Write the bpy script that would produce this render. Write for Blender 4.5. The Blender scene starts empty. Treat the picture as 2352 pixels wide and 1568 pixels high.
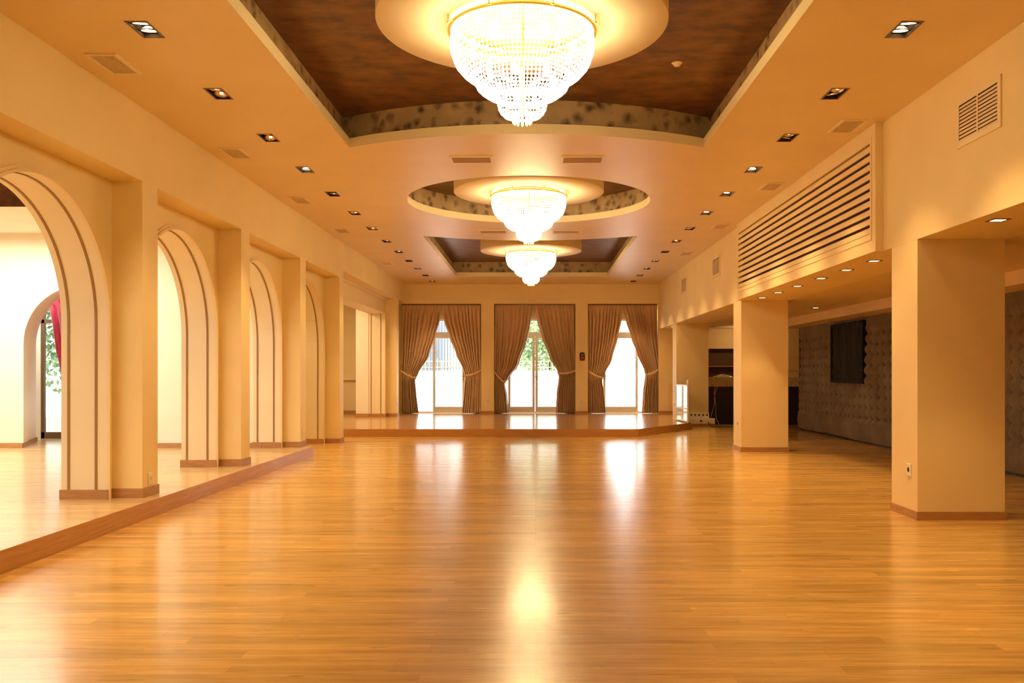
import bpy, math, random
from mathutils import Vector, Matrix
from mathutils.geometry import tessellate_polygon
random.seed(7)
PI = math.pi
col = bpy.context.scene.collection

# ------------------------------------------------------------------ materials
def mat(name, color=(.8, .8, .8), rough=.5, metal=0, spec=.5, coat=0, emis=None, estr=0):
    m = bpy.data.materials.new(name); m.use_nodes = True
    b = m.node_tree.nodes['Principled BSDF']
    b.inputs['Base Color'].default_value = (*color, 1)
    b.inputs['Roughness'].default_value = rough
    b.inputs['Metallic'].default_value = metal
    b.inputs['Specular IOR Level'].default_value = spec
    b.inputs['Coat Weight'].default_value = coat
    if emis:
        b.inputs['Emission Color'].default_value = (*emis, 1); b.inputs['Emission Strength'].default_value = estr
    return m
def nd(m, t, **kw):
    n = m.node_tree.nodes.new(t)
    for k, v in kw.items(): setattr(n, k, v)
    return n
def lk(m, a, b): m.node_tree.links.new(a, b)
def coords(m, scale=(1, 1, 1)):
    tc = nd(m, 'ShaderNodeTexCoord'); mp = nd(m, 'ShaderNodeMapping'); mp.inputs['Scale'].default_value = scale
    lk(m, tc.outputs['Object'], mp.inputs['Vector']); return mp.outputs['Vector']
def noise(m, vec, scale, detail=3, rough=.5):
    n = nd(m, 'ShaderNodeTexNoise'); n.inputs['Scale'].default_value = scale; n.inputs['Detail'].default_value = detail
    n.inputs['Roughness'].default_value = rough; lk(m, vec, n.inputs['Vector']); return n.outputs['Fac']
def ramp(m, fac, stops):
    r = nd(m, 'ShaderNodeValToRGB'); e = r.color_ramp.elements
    while len(e) < len(stops): e.new(.5)
    for i, (p, c) in enumerate(stops): e[i].position = p; e[i].color = (*c, 1)
    lk(m, fac, r.inputs['Fac']); return r.outputs['Color']
def bump(m, fac, strength, dist=.01):
    b = nd(m, 'ShaderNodeBump'); b.inputs['Strength'].default_value = strength; b.inputs['Distance'].default_value = dist
    lk(m, fac, b.inputs['Height']); lk(m, b.outputs['Normal'], m.node_tree.nodes['Principled BSDF'].inputs['Normal'])
def setcol(m, c): lk(m, c, m.node_tree.nodes['Principled BSDF'].inputs['Base Color'])
def mixc(m, fac, a, b, mode='MIX'):
    n = nd(m, 'ShaderNodeMix', data_type='RGBA', blend_type=mode)
    if isinstance(fac, (int, float)): n.inputs['Factor'].default_value = fac
    else: lk(m, fac, n.inputs['Factor'])
    for s, v in ((n.inputs[6], a), (n.inputs[7], b)):
        if isinstance(v, tuple): s.default_value = (*v, 1)
        else: lk(m, v, s)
    return n.outputs[2]

M = {}
def plaster(name, c, rough=.55, spec=.3, bs=.12):
    m = mat(name, c, rough, spec=spec); v = coords(m)
    f = noise(m, v, 1.3, 4); d = tuple(x * .93 for x in c)
    setcol(m, ramp(m, f, [(.3, d), (.7, c)])); bump(m, noise(m, v, 60, 2), bs, .004); M[name] = m; return m
plaster('wall_paint', (.90, .71, .39))
plaster('pier_paint', (.91, .72, .36))
plaster('reveal_paint', (.90, .78, .55), rough=.5)
plaster('annex_paint', (.92, .86, .72))
plaster('ceiling_paint', (.85, .66, .35), rough=.40, spec=.5, bs=.05)
plaster('lip_paint', (.90, .74, .44))
plaster('drum_paint', (.92, .78, .56))
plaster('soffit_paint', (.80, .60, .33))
plaster('white_wall', (.88, .87, .84))

def wood(name, base, dark, row=.1, length=1.25, scale=1., rough=.22, coat=.3, spec=.5, axis='x'):
    m = mat(name, base, rough, spec=spec, coat=coat); m.node_tree.nodes['Principled BSDF'].inputs['Coat Roughness'].default_value = .13
    tc = nd(m, 'ShaderNodeTexCoord'); mp = nd(m, 'ShaderNodeMapping')
    if axis == 'y': mp.inputs['Rotation'].default_value = (0, 0, PI / 2)
    lk(m, tc.outputs['Object'], mp.inputs['Vector']); v = mp.outputs['Vector']
    br = nd(m, 'ShaderNodeTexBrick'); br.offset = .37; br.offset_frequency = 2; br.squash = 1.25; br.squash_frequency = 3
    for k, x in (('Scale', 1), ('Mortar Size', .0009), ('Mortar Smooth', .3), ('Bias', 0), ('Brick Width', length), ('Row Height', row)): br.inputs[k].default_value = x
    br.inputs['Color1'].default_value = (.0, .0, .0, 1); br.inputs['Color2'].default_value = (1, 1, 1, 1); br.inputs['Mortar'].default_value = (.5, .5, .5, 1)
    lk(m, v, br.inputs['Vector'])
    m2 = nd(m, 'ShaderNodeMapping'); m2.inputs['Scale'].default_value = (1.2, 26, 1); lk(m, v, m2.inputs['Vector'])
    # each plank gets its own stretch of grain
    ad = nd(m, 'ShaderNodeVectorMath', operation='MULTIPLY_ADD'); ad.inputs[1].default_value = (9, 9, 9)
    lk(m, br.outputs['Color'], ad.inputs[0]); lk(m, m2.outputs['Vector'], ad.inputs[2])
    g = noise(m, ad.outputs[0], 1.6, 7, .62)
    lite = tuple(min(1, x * 1.18) for x in base)
    cgrain = ramp(m, g, [(.25, dark), (.45, base), (.7, lite)])
    tone = ramp(m, br.outputs['Color'], [(0, tuple(x * .80 for x in (1, 1, 1))), (1, (1.08, 1.05, 1.0))])
    c = mixc(m, 1., cgrain, tone, 'MULTIPLY')
    m3 = nd(m, 'ShaderNodeMapping'); m3.inputs['Scale'].default_value = (1.3, 8, 1); lk(m, v, m3.inputs['Vector'])
    k = noise(m, m3.outputs['Vector'], 3.1, 3, .5)
    kn = ramp(m, k, [(.66, (0, 0, 0)), (.74, (.8, .8, .8))])
    c = mixc(m, kn, c, tuple(x * .42 for x in base))
    m5 = nd(m, 'ShaderNodeMapping'); m5.inputs['Scale'].default_value = (.7, 7, 1); m5.inputs['Location'].default_value = (3, 5, 0); lk(m, v, m5.inputs['Vector'])
    st_ = ramp(m, noise(m, m5.outputs['Vector'], 1.7, 4, .6), [(.38, (.82, .78, .70)), (.52, (1, 1, 1)), (.68, (1.12, 1.14, 1.2))])
    c = mixc(m, .8, c, st_, 'MULTIPLY')
    c = mixc(m, br.outputs['Fac'], c, tuple(x * .8 for x in dark))
    setcol(m, c)
    m4 = nd(m, 'ShaderNodeMapping'); m4.inputs['Scale'].default_value = (.55, 3.2, 1); lk(m, v, m4.inputs['Vector'])
    w = noise(m, m4.outputs['Vector'], 2.2, 3, .6)
    mm = nd(m, 'ShaderNodeMath', operation='MULTIPLY_ADD'); mm.inputs[1].default_value = -.12
    lk(m, br.outputs['Fac'], mm.inputs[0]); lk(m, w, mm.inputs[2])
    mg = nd(m, 'ShaderNodeMath', operation='MULTIPLY_ADD'); mg.inputs[1].default_value = .05
    lk(m, g, mg.inputs[0]); lk(m, mm.outputs[0], mg.inputs[2])
    bump(m, mg.outputs[0], .35, .006)
    rr = nd(m, 'ShaderNodeMapRange'); rr.inputs[3].default_value = rough - .04; rr.inputs[4].default_value = rough + .1
    lk(m, g, rr.inputs[0]); lk(m, rr.outputs[0], m.node_tree.nodes['Principled BSDF'].inputs['Roughness'])
    M[name] = m
wood('oak_floor', (.66, .385, .112), (.46, .235, .055), row=.12, length=1.5)
wood('oak_platform', (.62, .41, .19), (.46, .27, .11), rough=.26, row=.12)
wood('oak_stage', (.50, .27, .115), (.30, .13, .05), rough=.2)
m = M['riser_wood'] = mat('riser_wood', (.56, .29, .10), .35, coat=.1)
setcol(m, ramp(m, noise(m, coords(m, (1.2, 1.2, 40)), 2.5, 5, .6), [(.3, (.44, .205, .06)), (.6, (.60, .31, .11))]))
M['baseboard_wood'] = mat('baseboard_wood', (.36, .17, .06), .4)
_b = M['baseboard_wood']; setcol(_b, ramp(_b, noise(_b, coords(_b, (2, 2, 30)), 3, 4), [(.3, (.38, .18, .065)), (.7, (.52, .27, .10))]))
M['trim_strip'] = mat('trim_strip', (.34, .18, .045), .45)
def mottled(name, a, b, c, sc, rough, lo=.36, hi=.62):
    m = mat(name, a, rough, spec=.5); v = coords(m, sc)
    f = noise(m, v, 1, 5, .62)
    setcol(m, ramp(m, f, [(lo, c), ((lo + hi) / 2, b), (hi, a)])); M[name] = m
mottled('painted_panel', (.25, .105, .028), (.15, .058, .016), (.05, .018, .007), (3.2, 5, 3.5), .4, .3, .68)
# cove: tan ground with dark smoky dabs
m = M['painted_cove'] = mat('painted_cove', (.4, .25, .12), .5)
v = coords(m, (1, 1, 1)); vo = nd(m, 'ShaderNodeTexVoronoi'); vo.inputs['Scale'].default_value = 6.5
nn = nd(m, 'ShaderNodeTexNoise'); nn.inputs['Scale'].default_value = 6; lk(m, v, nn.inputs['Vector'])
va = nd(m, 'ShaderNodeVectorMath', operation='MULTIPLY_ADD'); va.inputs[1].default_value = (.14, .14, .14)
lk(m, nn.outputs['Color'], va.inputs[0]); lk(m, v, va.inputs[2]); lk(m, va.outputs[0], vo.inputs['Vector'])
d = ramp(m, vo.outputs['Distance'], [(.14, (.05, .025, .014)), (.5, (.56, .38, .19))])
setcol(m, mixc(m, .35, d, ramp(m, noise(m, v, 3, 4), [(.35, (.14, .07, .03)), (.65, (.50, .33, .17))])))

M['dark_metal'] = mat('dark_metal', (.03, .018, .012), .8, spec=.2)
M['frame_metal'] = mat('frame_metal', (.20, .13, .07), .4, metal=.5)
M['reflector'] = mat('reflector', (.85, .7, .5), .18, metal=1.)
M['bulb_bright'] = mat('bulb_bright', (1, .9, .7), .4, emis=(1, .80, .50), estr=8)
M['bulb_dim'] = mat('bulb_dim', (1, .9, .7), .4, emis=(1, .70, .38), estr=4.5)
M['aisle_lamp'] = mat('aisle_lamp', (1, .9, .7), .4, emis=(1, .78, .42), estr=5)
M['brass'] = mat('brass', (.95, .66, .18), .22, metal=1., emis=(1, .55, .08), estr=.25)  # faint warm glow put into the metal, standing for light from the bulbs
M['cream_metal'] = mat('cream_metal', (.86, .70, .44), .45)
M['grille_metal'] = mat('grille_metal', (.78, .58, .38), .5)
M['grille_tan'] = mat('grille_tan', (.62, .40, .18), .5)
M['void'] = mat('void', (.07, .035, .018), .9)  # near-black painted for the shade inside ducts and holes
M['slot_dark'] = mat('slot_dark', (.20, .085, .035), .8)  # dark brown painted for the shade behind slats and louvre blades
M['white_plastic'] = mat('white_plastic', (.85, .80, .68), .4)
M['pvc_white'] = mat('pvc_white', (.93, .90, .84), .35)
M['steel'] = mat('steel', (.55, .50, .44), .3, metal=.9)
M['black_plastic'] = mat('black_plastic', (.03, .02, .02), .35)
M['red_plastic'] = mat('red_plastic', (.45, .03, .02), .35)
M['bar_front'] = mat('bar_front', (.022, .012, .014), .5)
M['marble'] = mat('marble', (.62, .47, .28), .25)
_m = M['marble']; setcol(_m, ramp(_m, noise(_m, coords(_m), 5, 6, .7), [(.35, (.40, .27, .15)), (.5, (.62, .47, .28)), (.7, (.72, .58, .38))]))
M['shelf_dark'] = mat('shelf_dark', (.16, .085, .035), .35)
M['mirror'] = mat('mirror', (.93, .92, .90), .03, metal=1.)
M['plastic_film'] = mat('plastic_film', (.75, .70, .62), .2)
M['cord_white'] = mat('cord_white', (.80, .72, .60), .5)
# crystal: glowing cut beads
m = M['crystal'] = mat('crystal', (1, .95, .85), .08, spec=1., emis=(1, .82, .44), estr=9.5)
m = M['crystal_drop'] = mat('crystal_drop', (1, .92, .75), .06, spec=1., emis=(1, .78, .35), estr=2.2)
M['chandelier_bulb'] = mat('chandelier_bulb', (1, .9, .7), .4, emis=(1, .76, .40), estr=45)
def fabric(name, a, b, sc, rough=.8, sheen=.3):
    m = mat(name, a, rough, spec=.25); m.node_tree.nodes['Principled BSDF'].inputs['Sheen Weight'].default_value = sheen
    v = coords(m, sc); setcol(m, ramp(m, noise(m, v, 2, 4), [(.3, b), (.7, a)])); M[name] = m; return m
fabric('drape', (.78, .53, .32), (.71, .475, .28), (3, 3, 1), .55)
fabric('drape_red', (.45, .02, .05), (.16, .004, .014), (6, 6, 1), .5)
fabric('quilt', (.17, .125, .097), (.12, .088, .068), (2, 2, 2), .8)
bump(M['quilt'], noise(M['quilt'], coords(M['quilt'], (1, 1, 1)), 14, 5, .65), .55, .03)
fabric('quilt_dark', (.009, .006, .004), (.004, .003, .002), (3, 3, 3), .75, 0)
bump(M['quilt_dark'], noise(M['quilt_dark'], coords(M['quilt_dark'], (1, 1, .45)), 6, 3, .6), 1., .05)
m = M['window_glass'] = bpy.data.materials.new('window_glass'); m.use_nodes = True
nt = m.node_tree; nt.nodes.remove(nt.nodes['Principled BSDF'])
tr = nd(m, 'ShaderNodeBsdfTransparent'); gl = nd(m, 'ShaderNodeBsdfGlossy'); gl.inputs['Roughness'].default_value = .03
fr = nd(m, 'ShaderNodeFresnel'); fr.inputs['IOR'].default_value = 1.3
mx = nd(m, 'ShaderNodeMixShader'); lk(m, fr.outputs[0], mx.inputs[0]); lk(m, tr.outputs[0], mx.inputs[1]); lk(m, gl.outputs[0], mx.inputs[2])
lk(m, mx.outputs[0], nt.nodes['Material Output'].inputs[0])
M['terrace'] = mat('terrace', (.82, .80, .76), .7)
M['render_white'] = mat('render_white', (.85, .83, .80), .8)
M['iron'] = mat('iron', (.10, .10, .11), .5)
M['rail_gold'] = mat('rail_gold', (.35, .26, .15), .6)
m = M['leaf'] = mat('leaf', (.10, .24, .05), .6)
setcol(m, ramp(m, noise(m, coords(m), 3, 3), [(.3, (.10, .20, .08)), (.55, (.28, .40, .18)), (.75, (.55, .62, .42))]))
M['bark'] = mat('bark', (.16, .10, .07), .9)
M['grey_facade'] = mat('grey_facade', (.13, .16, .20), .8)

# ------------------------------------------------------------------ mesh builder
class MB:
    def __init__(s): s.v = []; s.f = []; s.sm = []
    def add(s, vs, fs, smooth=False):
        o = len(s.v); s.v += [tuple(v) for v in vs]; s.f += [tuple(i + o for i in f) for f in fs]; s.sm += [smooth] * len(fs); return s
    def box(s, x0, x1, y0, y1, z0, z1):
        v = [(x, y, z) for z in (z0, z1) for y in (y0, y1) for x in (x0, x1)]
        return s.add(v, [(0, 2, 3, 1), (4, 5, 7, 6), (0, 1, 5, 4), (2, 6, 7, 3), (0, 4, 6, 2), (1, 3, 7, 5)])
    def obox(s, c, ax, ay, az):   # centre and three half-axis vectors
        c = Vector(c); ax, ay, az = Vector(ax), Vector(ay), Vector(az)
        v = [c + ax * i + ay * j + az * k for k in (-1, 1) for j in (-1, 1) for i in (-1, 1)]
        return s.add(v, [(0, 2, 3, 1), (4, 5, 7, 6), (0, 1, 5, 4), (2, 6, 7, 3), (0, 4, 6, 2), (1, 3, 7, 5)])
    def quad(s, a, b, c, d): return s.add([a, b, c, d], [(0, 1, 2, 3)])
    def poly(s, loops, fn, flip=False):   # flat polygon with holes; fn maps 2D -> 3D
        t = tessellate_polygon([[Vector((p[0], p[1], 0)) for p in l] for l in loops])
        pts = [fn(*p) for l in loops for p in l]
        return s.add(pts, [tuple(reversed(f)) if flip else tuple(f) for f in t])
    def wallstrip(s, loop, fa, fb, closed=True, smooth=False):
        n = len(loop); v = [fa(*p) for p in loop] + [fb(*p) for p in loop]
        return s.add(v, [(i, (i + 1) % n, n + (i + 1) % n, n + i) for i in range(n if closed else n - 1)], smooth)
    def lathe(s, prof, c=(0, 0, 0), n=48, smooth=True, cap=False):
        k = len(prof); v = []
        for r, z in prof:
            for i in range(n):
                a = 2 * PI * i / n; v.append((c[0] + r * math.cos(a), c[1] + r * math.sin(a), c[2] + z))
        f = [(j * n + i, j * n + (i + 1) % n, (j + 1) * n + (i + 1) % n, (j + 1) * n + i) for j in range(k - 1) for i in range(n)]
        s.add(v, f, smooth)
        if cap: s.add(v[-n:], [tuple(range(n))])
        return s
    def tube(s, pts, r, n=8, smooth=True, closed=False):
        pts = [Vector(p) for p in pts]; v = []; m = len(pts)
        for i, p in enumerate(pts):
            t = (pts[(i + 1) % m] - pts[i - 1]) if closed else (pts[min(i + 1, m - 1)] - pts[max(i - 1, 0)])
            t.normalize(); u = t.cross(Vector((0, 0, 1)))
            if u.length < 1e-3: u = t.cross(Vector((1, 0, 0)))
            u.normalize(); w = t.cross(u); rr = r[i] if isinstance(r, (list, tuple)) else r
            for k in range(n):
                a = 2 * PI * k / n; v.append(p + u * math.cos(a) * rr + w * math.sin(a) * rr)
        f = [(i * n + k, i * n + (k + 1) % n, ((i + 1) % m) * n + (k + 1) % n, ((i + 1) % m) * n + k) for i in range(m if closed else m - 1) for k in range(n)]
        s.add(v, f, smooth)
        if not closed: s.add(v[:n], [tuple(reversed(range(n)))]); s.add(v[-n:], [tuple(range(n))])
        return s
    def grid(s, nu, nv, fn, smooth=True):
        v = [fn(i / nu, j / nv) for j in range(nv + 1) for i in range(nu + 1)]
        f = [(j * (nu + 1) + i, j * (nu + 1) + i + 1, (j + 1) * (nu + 1) + i + 1, (j + 1) * (nu + 1) + i) for j in range(nv) for i in range(nu)]
        return s.add(v, f, smooth)
    def build(s, name, m, parent=None, bevel=0):
        me = bpy.data.meshes.new(name); me.from_pydata(s.v, [], s.f); me.update()
        me.polygons.foreach_set('use_smooth', s.sm)
        me.materials.append(M[m] if isinstance(m, str) else m)
        o = bpy.data.objects.new(name, me); col.objects.link(o)
        if parent: o.parent = parent
        if bevel:
            b = o.modifiers.new('b', 'BEVEL'); b.width = bevel; b.segments = 2; b.limit_method = 'ANGLE'
        return o
def box(name, m, b, parent=None, bevel=0): return MB().box(*b).build(name, m, parent, bevel)
def empty(name, loc, label, cat, group=None, rot=(0, 0, 0)):
    o = bpy.data.objects.new(name, None); col.objects.link(o); o.location = loc; o.rotation_euler = rot; o.empty_display_size = .1
    return tag(o, label, cat, group)
def tag(o, label, cat, group=None):
    o['label'] = label; o['category'] = cat
    if group: o['group'] = group
    return o
def struct(o): o['kind'] = 'structure'; return o
def copy_tree(o, loc, label, group=None, rot=None):
    c = o.copy(); col.objects.link(c); c.location = loc
    if rot: c.rotation_euler = rot
    c['label'] = label
    if group: c['group'] = group
    def rec(src, dst):
        for ch in src.children:
            d = ch.copy(); col.objects.link(d); d.parent = dst; rec(ch, d)
    rec(o, c); return c
def ordinal(i): return ['first', 'second', 'third', 'fourth', 'fifth', 'sixth', 'seventh', 'eighth', 'ninth', 'tenth', 'eleventh', 'twelfth', 'thirteenth'][i]

# ------------------------------------------------------------------ dimensions
H = 4.133; XL = -3.994; XR = 3.74; YB = -2.6; YF = 26.75; PL = .172
LINT = 3.389; BEAM = 2.752; CX = -.11
PIER_Y = [8.89 + 2.98 * k for k in range(-4, 4)]; PW = .36; PD = .31; RT = .46
XA = XL - PD; XA2 = XA - RT          # arch wall front and back planes

# ------------------------------------------------------------------ floor, platform, stage
fl = MB(); fl.quad((-14, YB - 1, 0), (9.2, YB - 1, 0), (9.2, 27.3, 0), (-14, 27.3, 0)); struct(fl.build('floor', 'oak_floor'))
def slab(name, poly, z1, top, side, label, cat):
    t = empty(name, (0, 0, 0), label, cat)
    MB().poly([poly], lambda x, y: (x, y, z1)).build('deck', top, t)
    MB().wallstrip(poly, lambda x, y: (x, y, 0), lambda x, y: (x, y, z1 - .022)).build('riser', side, t)
    n = len(poly); e = MB()
    e.wallstrip([(x, y) for x, y in poly], lambda x, y: (x, y, z1 - .022), lambda x, y: (x, y, z1)); e.build('nosing', 'riser_wood', t)
    return t
slab('raised_platform', [(-12, YB), (-3.832, YB), (-3.832, 15.12), (-4.2, 15.24), (-12, 15.24)], PL, 'oak_platform', 'riser_wood',
     'low raised oak platform running under the row of arches on the left', 'platform')
slab('window_stage', [(-7.5, 19.62), (2.29, 19.62), (3.94, 22.16), (3.94, 24.0), (4.9, 24.0), (4.9, 27.2), (-7.5, 27.2)], PL, 'oak_stage', 'riser_wood',
     'low wooden stage with an angled right corner in front of the curtained doors', 'stage')

# ------------------------------------------------------------------ ceiling with recesses and light cut-outs
DL_X_L, DL_X_R, DL_D0, DL_SP = -3.06, 2.885, 6.86, 1.585
DLY = [DL_D0 + DL_SP * i for i in range(-5, 13)]
SEG = 64
def arc(cy, r, a0, a1, n): return [(CX + r * math.cos(a0 + (a1 - a0) * i / n), cy + r * math.sin(a0 + (a1 - a0) * i / n)) for i in range(n + 1)]
DC = 13.862; RD = 4.0; RW = 2.117; SP = 6.695
aw = math.asin(RW / RD)
rec1 = [(CX - RW, 2.9), (CX + RW, 2.9)] + arc(DC, RD, -PI / 2 + aw, -PI / 2 - aw, 40)
rec2 = arc(DC, 1.907, 0, 2 * PI, 96)[:-1]
rec3 = arc(DC, RD, PI / 2 + aw, PI / 2 - aw, 40) + [(CX + RW, 24.55), (CX - RW, 24.55)]
hw, hl = .078, .158
c = MB()
def strip(x0, x1, hx):
    xs = [x0, hx - hw, hx + hw, x1]; ys = [YB]
    for y in DLY: ys += [y - hl, y + hl]
    ys.append(YF)
    for i in range(3):
        for j in range(len(ys) - 1):
            if i == 1 and j % 2 == 1: continue
            c.quad((xs[i], ys[j + 1], H), (xs[i + 1], ys[j + 1], H), (xs[i + 1], ys[j], H), (xs[i], ys[j], H))
strip(XL - .05, -2.4, DL_X_L); strip(2.2, XR + .1, DL_X_R)
c.poly([[(-2.4, YB), (2.2, YB), (2.2, YF), (-2.4, YF)], rec1, rec2, rec3], lambda x, y: (x, y, H))
ceil = struct(c.build('ceiling', 'ceiling_paint'))
LIP, TOP, SB = .112, .42, .13
def offset(loop, d):
    out = []; n = len(loop)
    A = sum(loop[i][0] * loop[(i + 1) % n][1] - loop[(i + 1) % n][0] * loop[i][1] for i in range(n)); s = 1 if A > 0 else -1
    for i in range(n):
        p0, p1, p2 = (Vector(loop[i - 1]), Vector(loop[i]), Vector(loop[(i + 1) % n]))
        a = (p1 - p0).normalized(); b = (p2 - p1).normalized()
        na = Vector((a.y, -a.x)) * s; nb = Vector((b.y, -b.x)) * s
        m_ = (na + nb).normalized(); out.append(tuple(p1 + m_ * d / max(.4, m_.dot(na))))
    return out
for loop in (rec1, rec2, rec3):
    big = offset(loop, SB)
    l = MB(); l.wallstrip(loop, lambda x, y: (x, y, H), lambda x, y: (x, y, H + LIP))
    n = len(loop); l.add([(x, y, H + LIP) for x, y in loop] + [(x, y, H + LIP) for x, y in big], [(i, (i + 1) % n, n + (i + 1) % n, n + i) for i in range(n)])
    l.build('recess_lip', 'lip_paint', ceil)
    MB().wallstrip(big, lambda x, y: (x, y, H + LIP), lambda x, y: (x, y, H + TOP)).build('painted_cove', 'painted_cove', ceil)
    MB().poly([big], lambda x, y: (x, y, H + TOP)).build('painted_panel', 'painted_panel', ceil)
# closed roof slab above everything so no sky leaks in
struct(box('ceiling', 'void', (-14, 9.2, YB - 1, YF + .1, H + .75, H + .8)))
CH = [(CX, DC - SP), (CX, DC), (CX, DC + SP)]
DZ = 4.281
for i, (x, y) in enumerate(CH):
    d = MB(); d.lathe([(.0, 0), (.60, 0), (.62, -.004), (.66, -.004), (.68, 0), (.74, 0), (.76, -.003), (.79, -.003), (.81, 0), (1.18, 0), (1.185, .005), (1.185, .29)], (x, y, DZ), 96)
    o = d.build('ceiling_rose', 'drum_paint'); 
    tag(o, ['large round cream ceiling drum above the nearest chandelier', 'round cream ceiling drum inside the circular recess over the middle chandelier', 'round cream ceiling drum above the farthest chandelier over the stage'][i], 'ceiling rose', 'round drums above the chandeliers')

# ------------------------------------------------------------------ left wall
def archpts(yc, R, zs, z0, n=36):
    return [(yc + R, z0)] + [(yc + R * math.cos(PI * i / n), zs + R * math.sin(PI * i / n)) for i in range(n + 1)] + [(yc - R, z0)]
w = MB(); w.box(XA, XL, YB, YF, 3.55, H + .3)
w.box(XA, XL, YB, PIER_Y[-1] + PW, LINT, 3.55)
for y in PIER_Y: w.box(XA, XL, y, y + PW, 0, LINT)
w.box(XA, XL, 25.14, 25.52, 0, 3.55)
w.box(XA - .15, XA, 25.14, YF + .5, 0, 3.7)         # set-back wall behind the last curtain
wl = struct(w.build('wall_left', 'pier_paint'))
ZS = 1.945; bb = MB()
for k, y in enumerate(PIER_Y[:-1]):
    y0 = y + PW; y1 = PIER_Y[k + 1]; yc = (y0 + y1) / 2; R = (y1 - y0) / 2 - .10; z0 = 0
    out = [(y0 - PW / 2, z0)] + list(reversed(archpts(yc, R, ZS, z0))) + [(y1 + PW / 2, z0), (y1 + PW / 2, H), (y0 - PW / 2, H)]
    a = MB(); a.poly([out], lambda yy, z: (XA, yy, z)); a.poly([out], lambda yy, z: (XA2, yy, z))
    ap = a.build('arch_panel', 'pier_paint', wl)
    MB().wallstrip(archpts(yc, R, ZS, z0), lambda yy, z: (XA, yy, z), lambda yy, z: (XA2, yy, z), closed=False).build('arch_reveal', 'reveal_paint', ap)
    for xx in (XA - .11, XA2 + .075):
        s = MB()
        P = archpts(yc, R, ZS, z0); Q = archpts(yc, R - .008, ZS, z0)
        n = len(P)
        s.wallstrip(Q, lambda yy, z: (xx + .011, yy, z), lambda yy, z: (xx - .011, yy, z), closed=False)
        for sx in (.011, -.011):
            s.add([(xx + sx, *p) for p in P] + [(xx + sx, *p) for p in Q], [(i, i + 1, n + i + 1, n + i) for i in range(n - 1)])
        s.build('trim_strip', 'trim_strip', ap)
    cs = MB()
    for (r0, r1, dx) in ((R, R + .028, .03), (R + .028, R + .06, .014)):
        P = archpts(yc, r0, ZS, z0); Q = archpts(yc, r1, ZS, z0); n = len(P)
        cs.add([(XA + dx, *p) for p in P] + [(XA + dx, *p) for p in Q], [(i, i + 1, n + i + 1, n + i) for i in range(n - 1)])
        for L in (P, Q): cs.wallstrip(L, lambda yy, z: (XA, yy, z), lambda yy, z: (XA + dx, yy, z), closed=False)
    cs.build('casing', 'wall_paint', ap)
# last bay: rectangular opening with moulded head
ya, yb = PIER_Y[-1] + PW, 25.14; ra, rb = ya + .2, yb - .2; zt = 3.115
a = MB(); out = [(ya - PW / 2, 0), (ra, 0), (ra, zt), (rb, zt), (rb, 0), (yb + .3, 0), (yb + .3, H), (ya - PW / 2, H)]
a.poly([out], lambda yy, z: (XA, yy, z)); a.poly([out], lambda yy, z: (XA2, yy, z)); ap = a.build('header_panel', 'pier_paint', wl)
rv = [(ra, 0), (ra, zt), (rb, zt), (rb, 0)]
MB().wallstrip(rv, lambda yy, z: (XA, yy, z), lambda yy, z: (XA2, yy, z), closed=False).build('opening_reveal', 'reveal_paint', ap)
s = MB()
for xx in (XA - .11, XA2 + .075): s.box(xx - .011, xx + .011, rb - .008, rb, 0, zt)
s.build('trim_strip', 'trim_strip', ap)
s = MB(); s.box(XA, XA + .045, ra - .03, rb + .06, zt + .0, zt + .035).box(XA, XA + .03, ra - .03, rb + .05, zt + .035, zt + .06).box(XA, XA + .02, rb, rb + .05, 0, zt)
s.box(XA, XA + .10, ya, yb, 3.52, 3.55).box(XA, XA + .06, ya, yb, 3.47, 3.52); s.build('casing', 'wall_paint', ap)

# ------------------------------------------------------------------ spaces behind the left wall
wa = MB()
wa.box(-12.1, -12, YB, 15.3, 0, H)                   # outer wall of the side room
wa.box(-5.12, XA2, 24.92, 25.1, 0, H)                # pilaster beyond the last opening
wa.box(-7.6, -7.5, 15.3, YF + .4, 0, H)
wa.box(-12, XA2, YB - .1, YB, 0, H)
struct(wa.build('wall_side_room', 'annex_paint'))
# end wall of the side room with a splayed arch
YE = 14.80
ax0, ax1 = -8.66, -6.70; axc = (ax0 + ax1) / 2; aR = (ax1 - ax0) / 2; azs = 1.93
def aloop(sc, xsh, n=28): return [(axc + xsh + aR * sc, 0)] + [(axc + xsh + aR * sc * math.cos(PI * i / n), azs + aR * sc * math.sin(PI * i / n)) for i in range(n + 1)] + [(axc + xsh - aR * sc, 0)]
A0 = aloop(1, 0); n = len(A0)
e = MB(); out = [(-12, 0)] + list(reversed(A0)) + [(XA2, 0), (XA2, 3.9), (-12, 3.9)]
e.poly([out], lambda x, z: (x, YE + .004 * (x + 8.66), z))
A1 = aloop(1.14, -.42)
e.wallstrip([(i, 0) for i in range(n)], lambda i, _: (A0[i][0], YE, A0[i][1]), lambda i, _: (A1[i][0], 16.15, A1[i][1]), closed=False, smooth=False)
e.box(-12, -10.05, 16.1, 16.2, 0, H).box(-6.98, XA2, 15.24, 15.3, 0, H)
struct(e.build('wall_side_end', 'annex_paint'))
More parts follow.
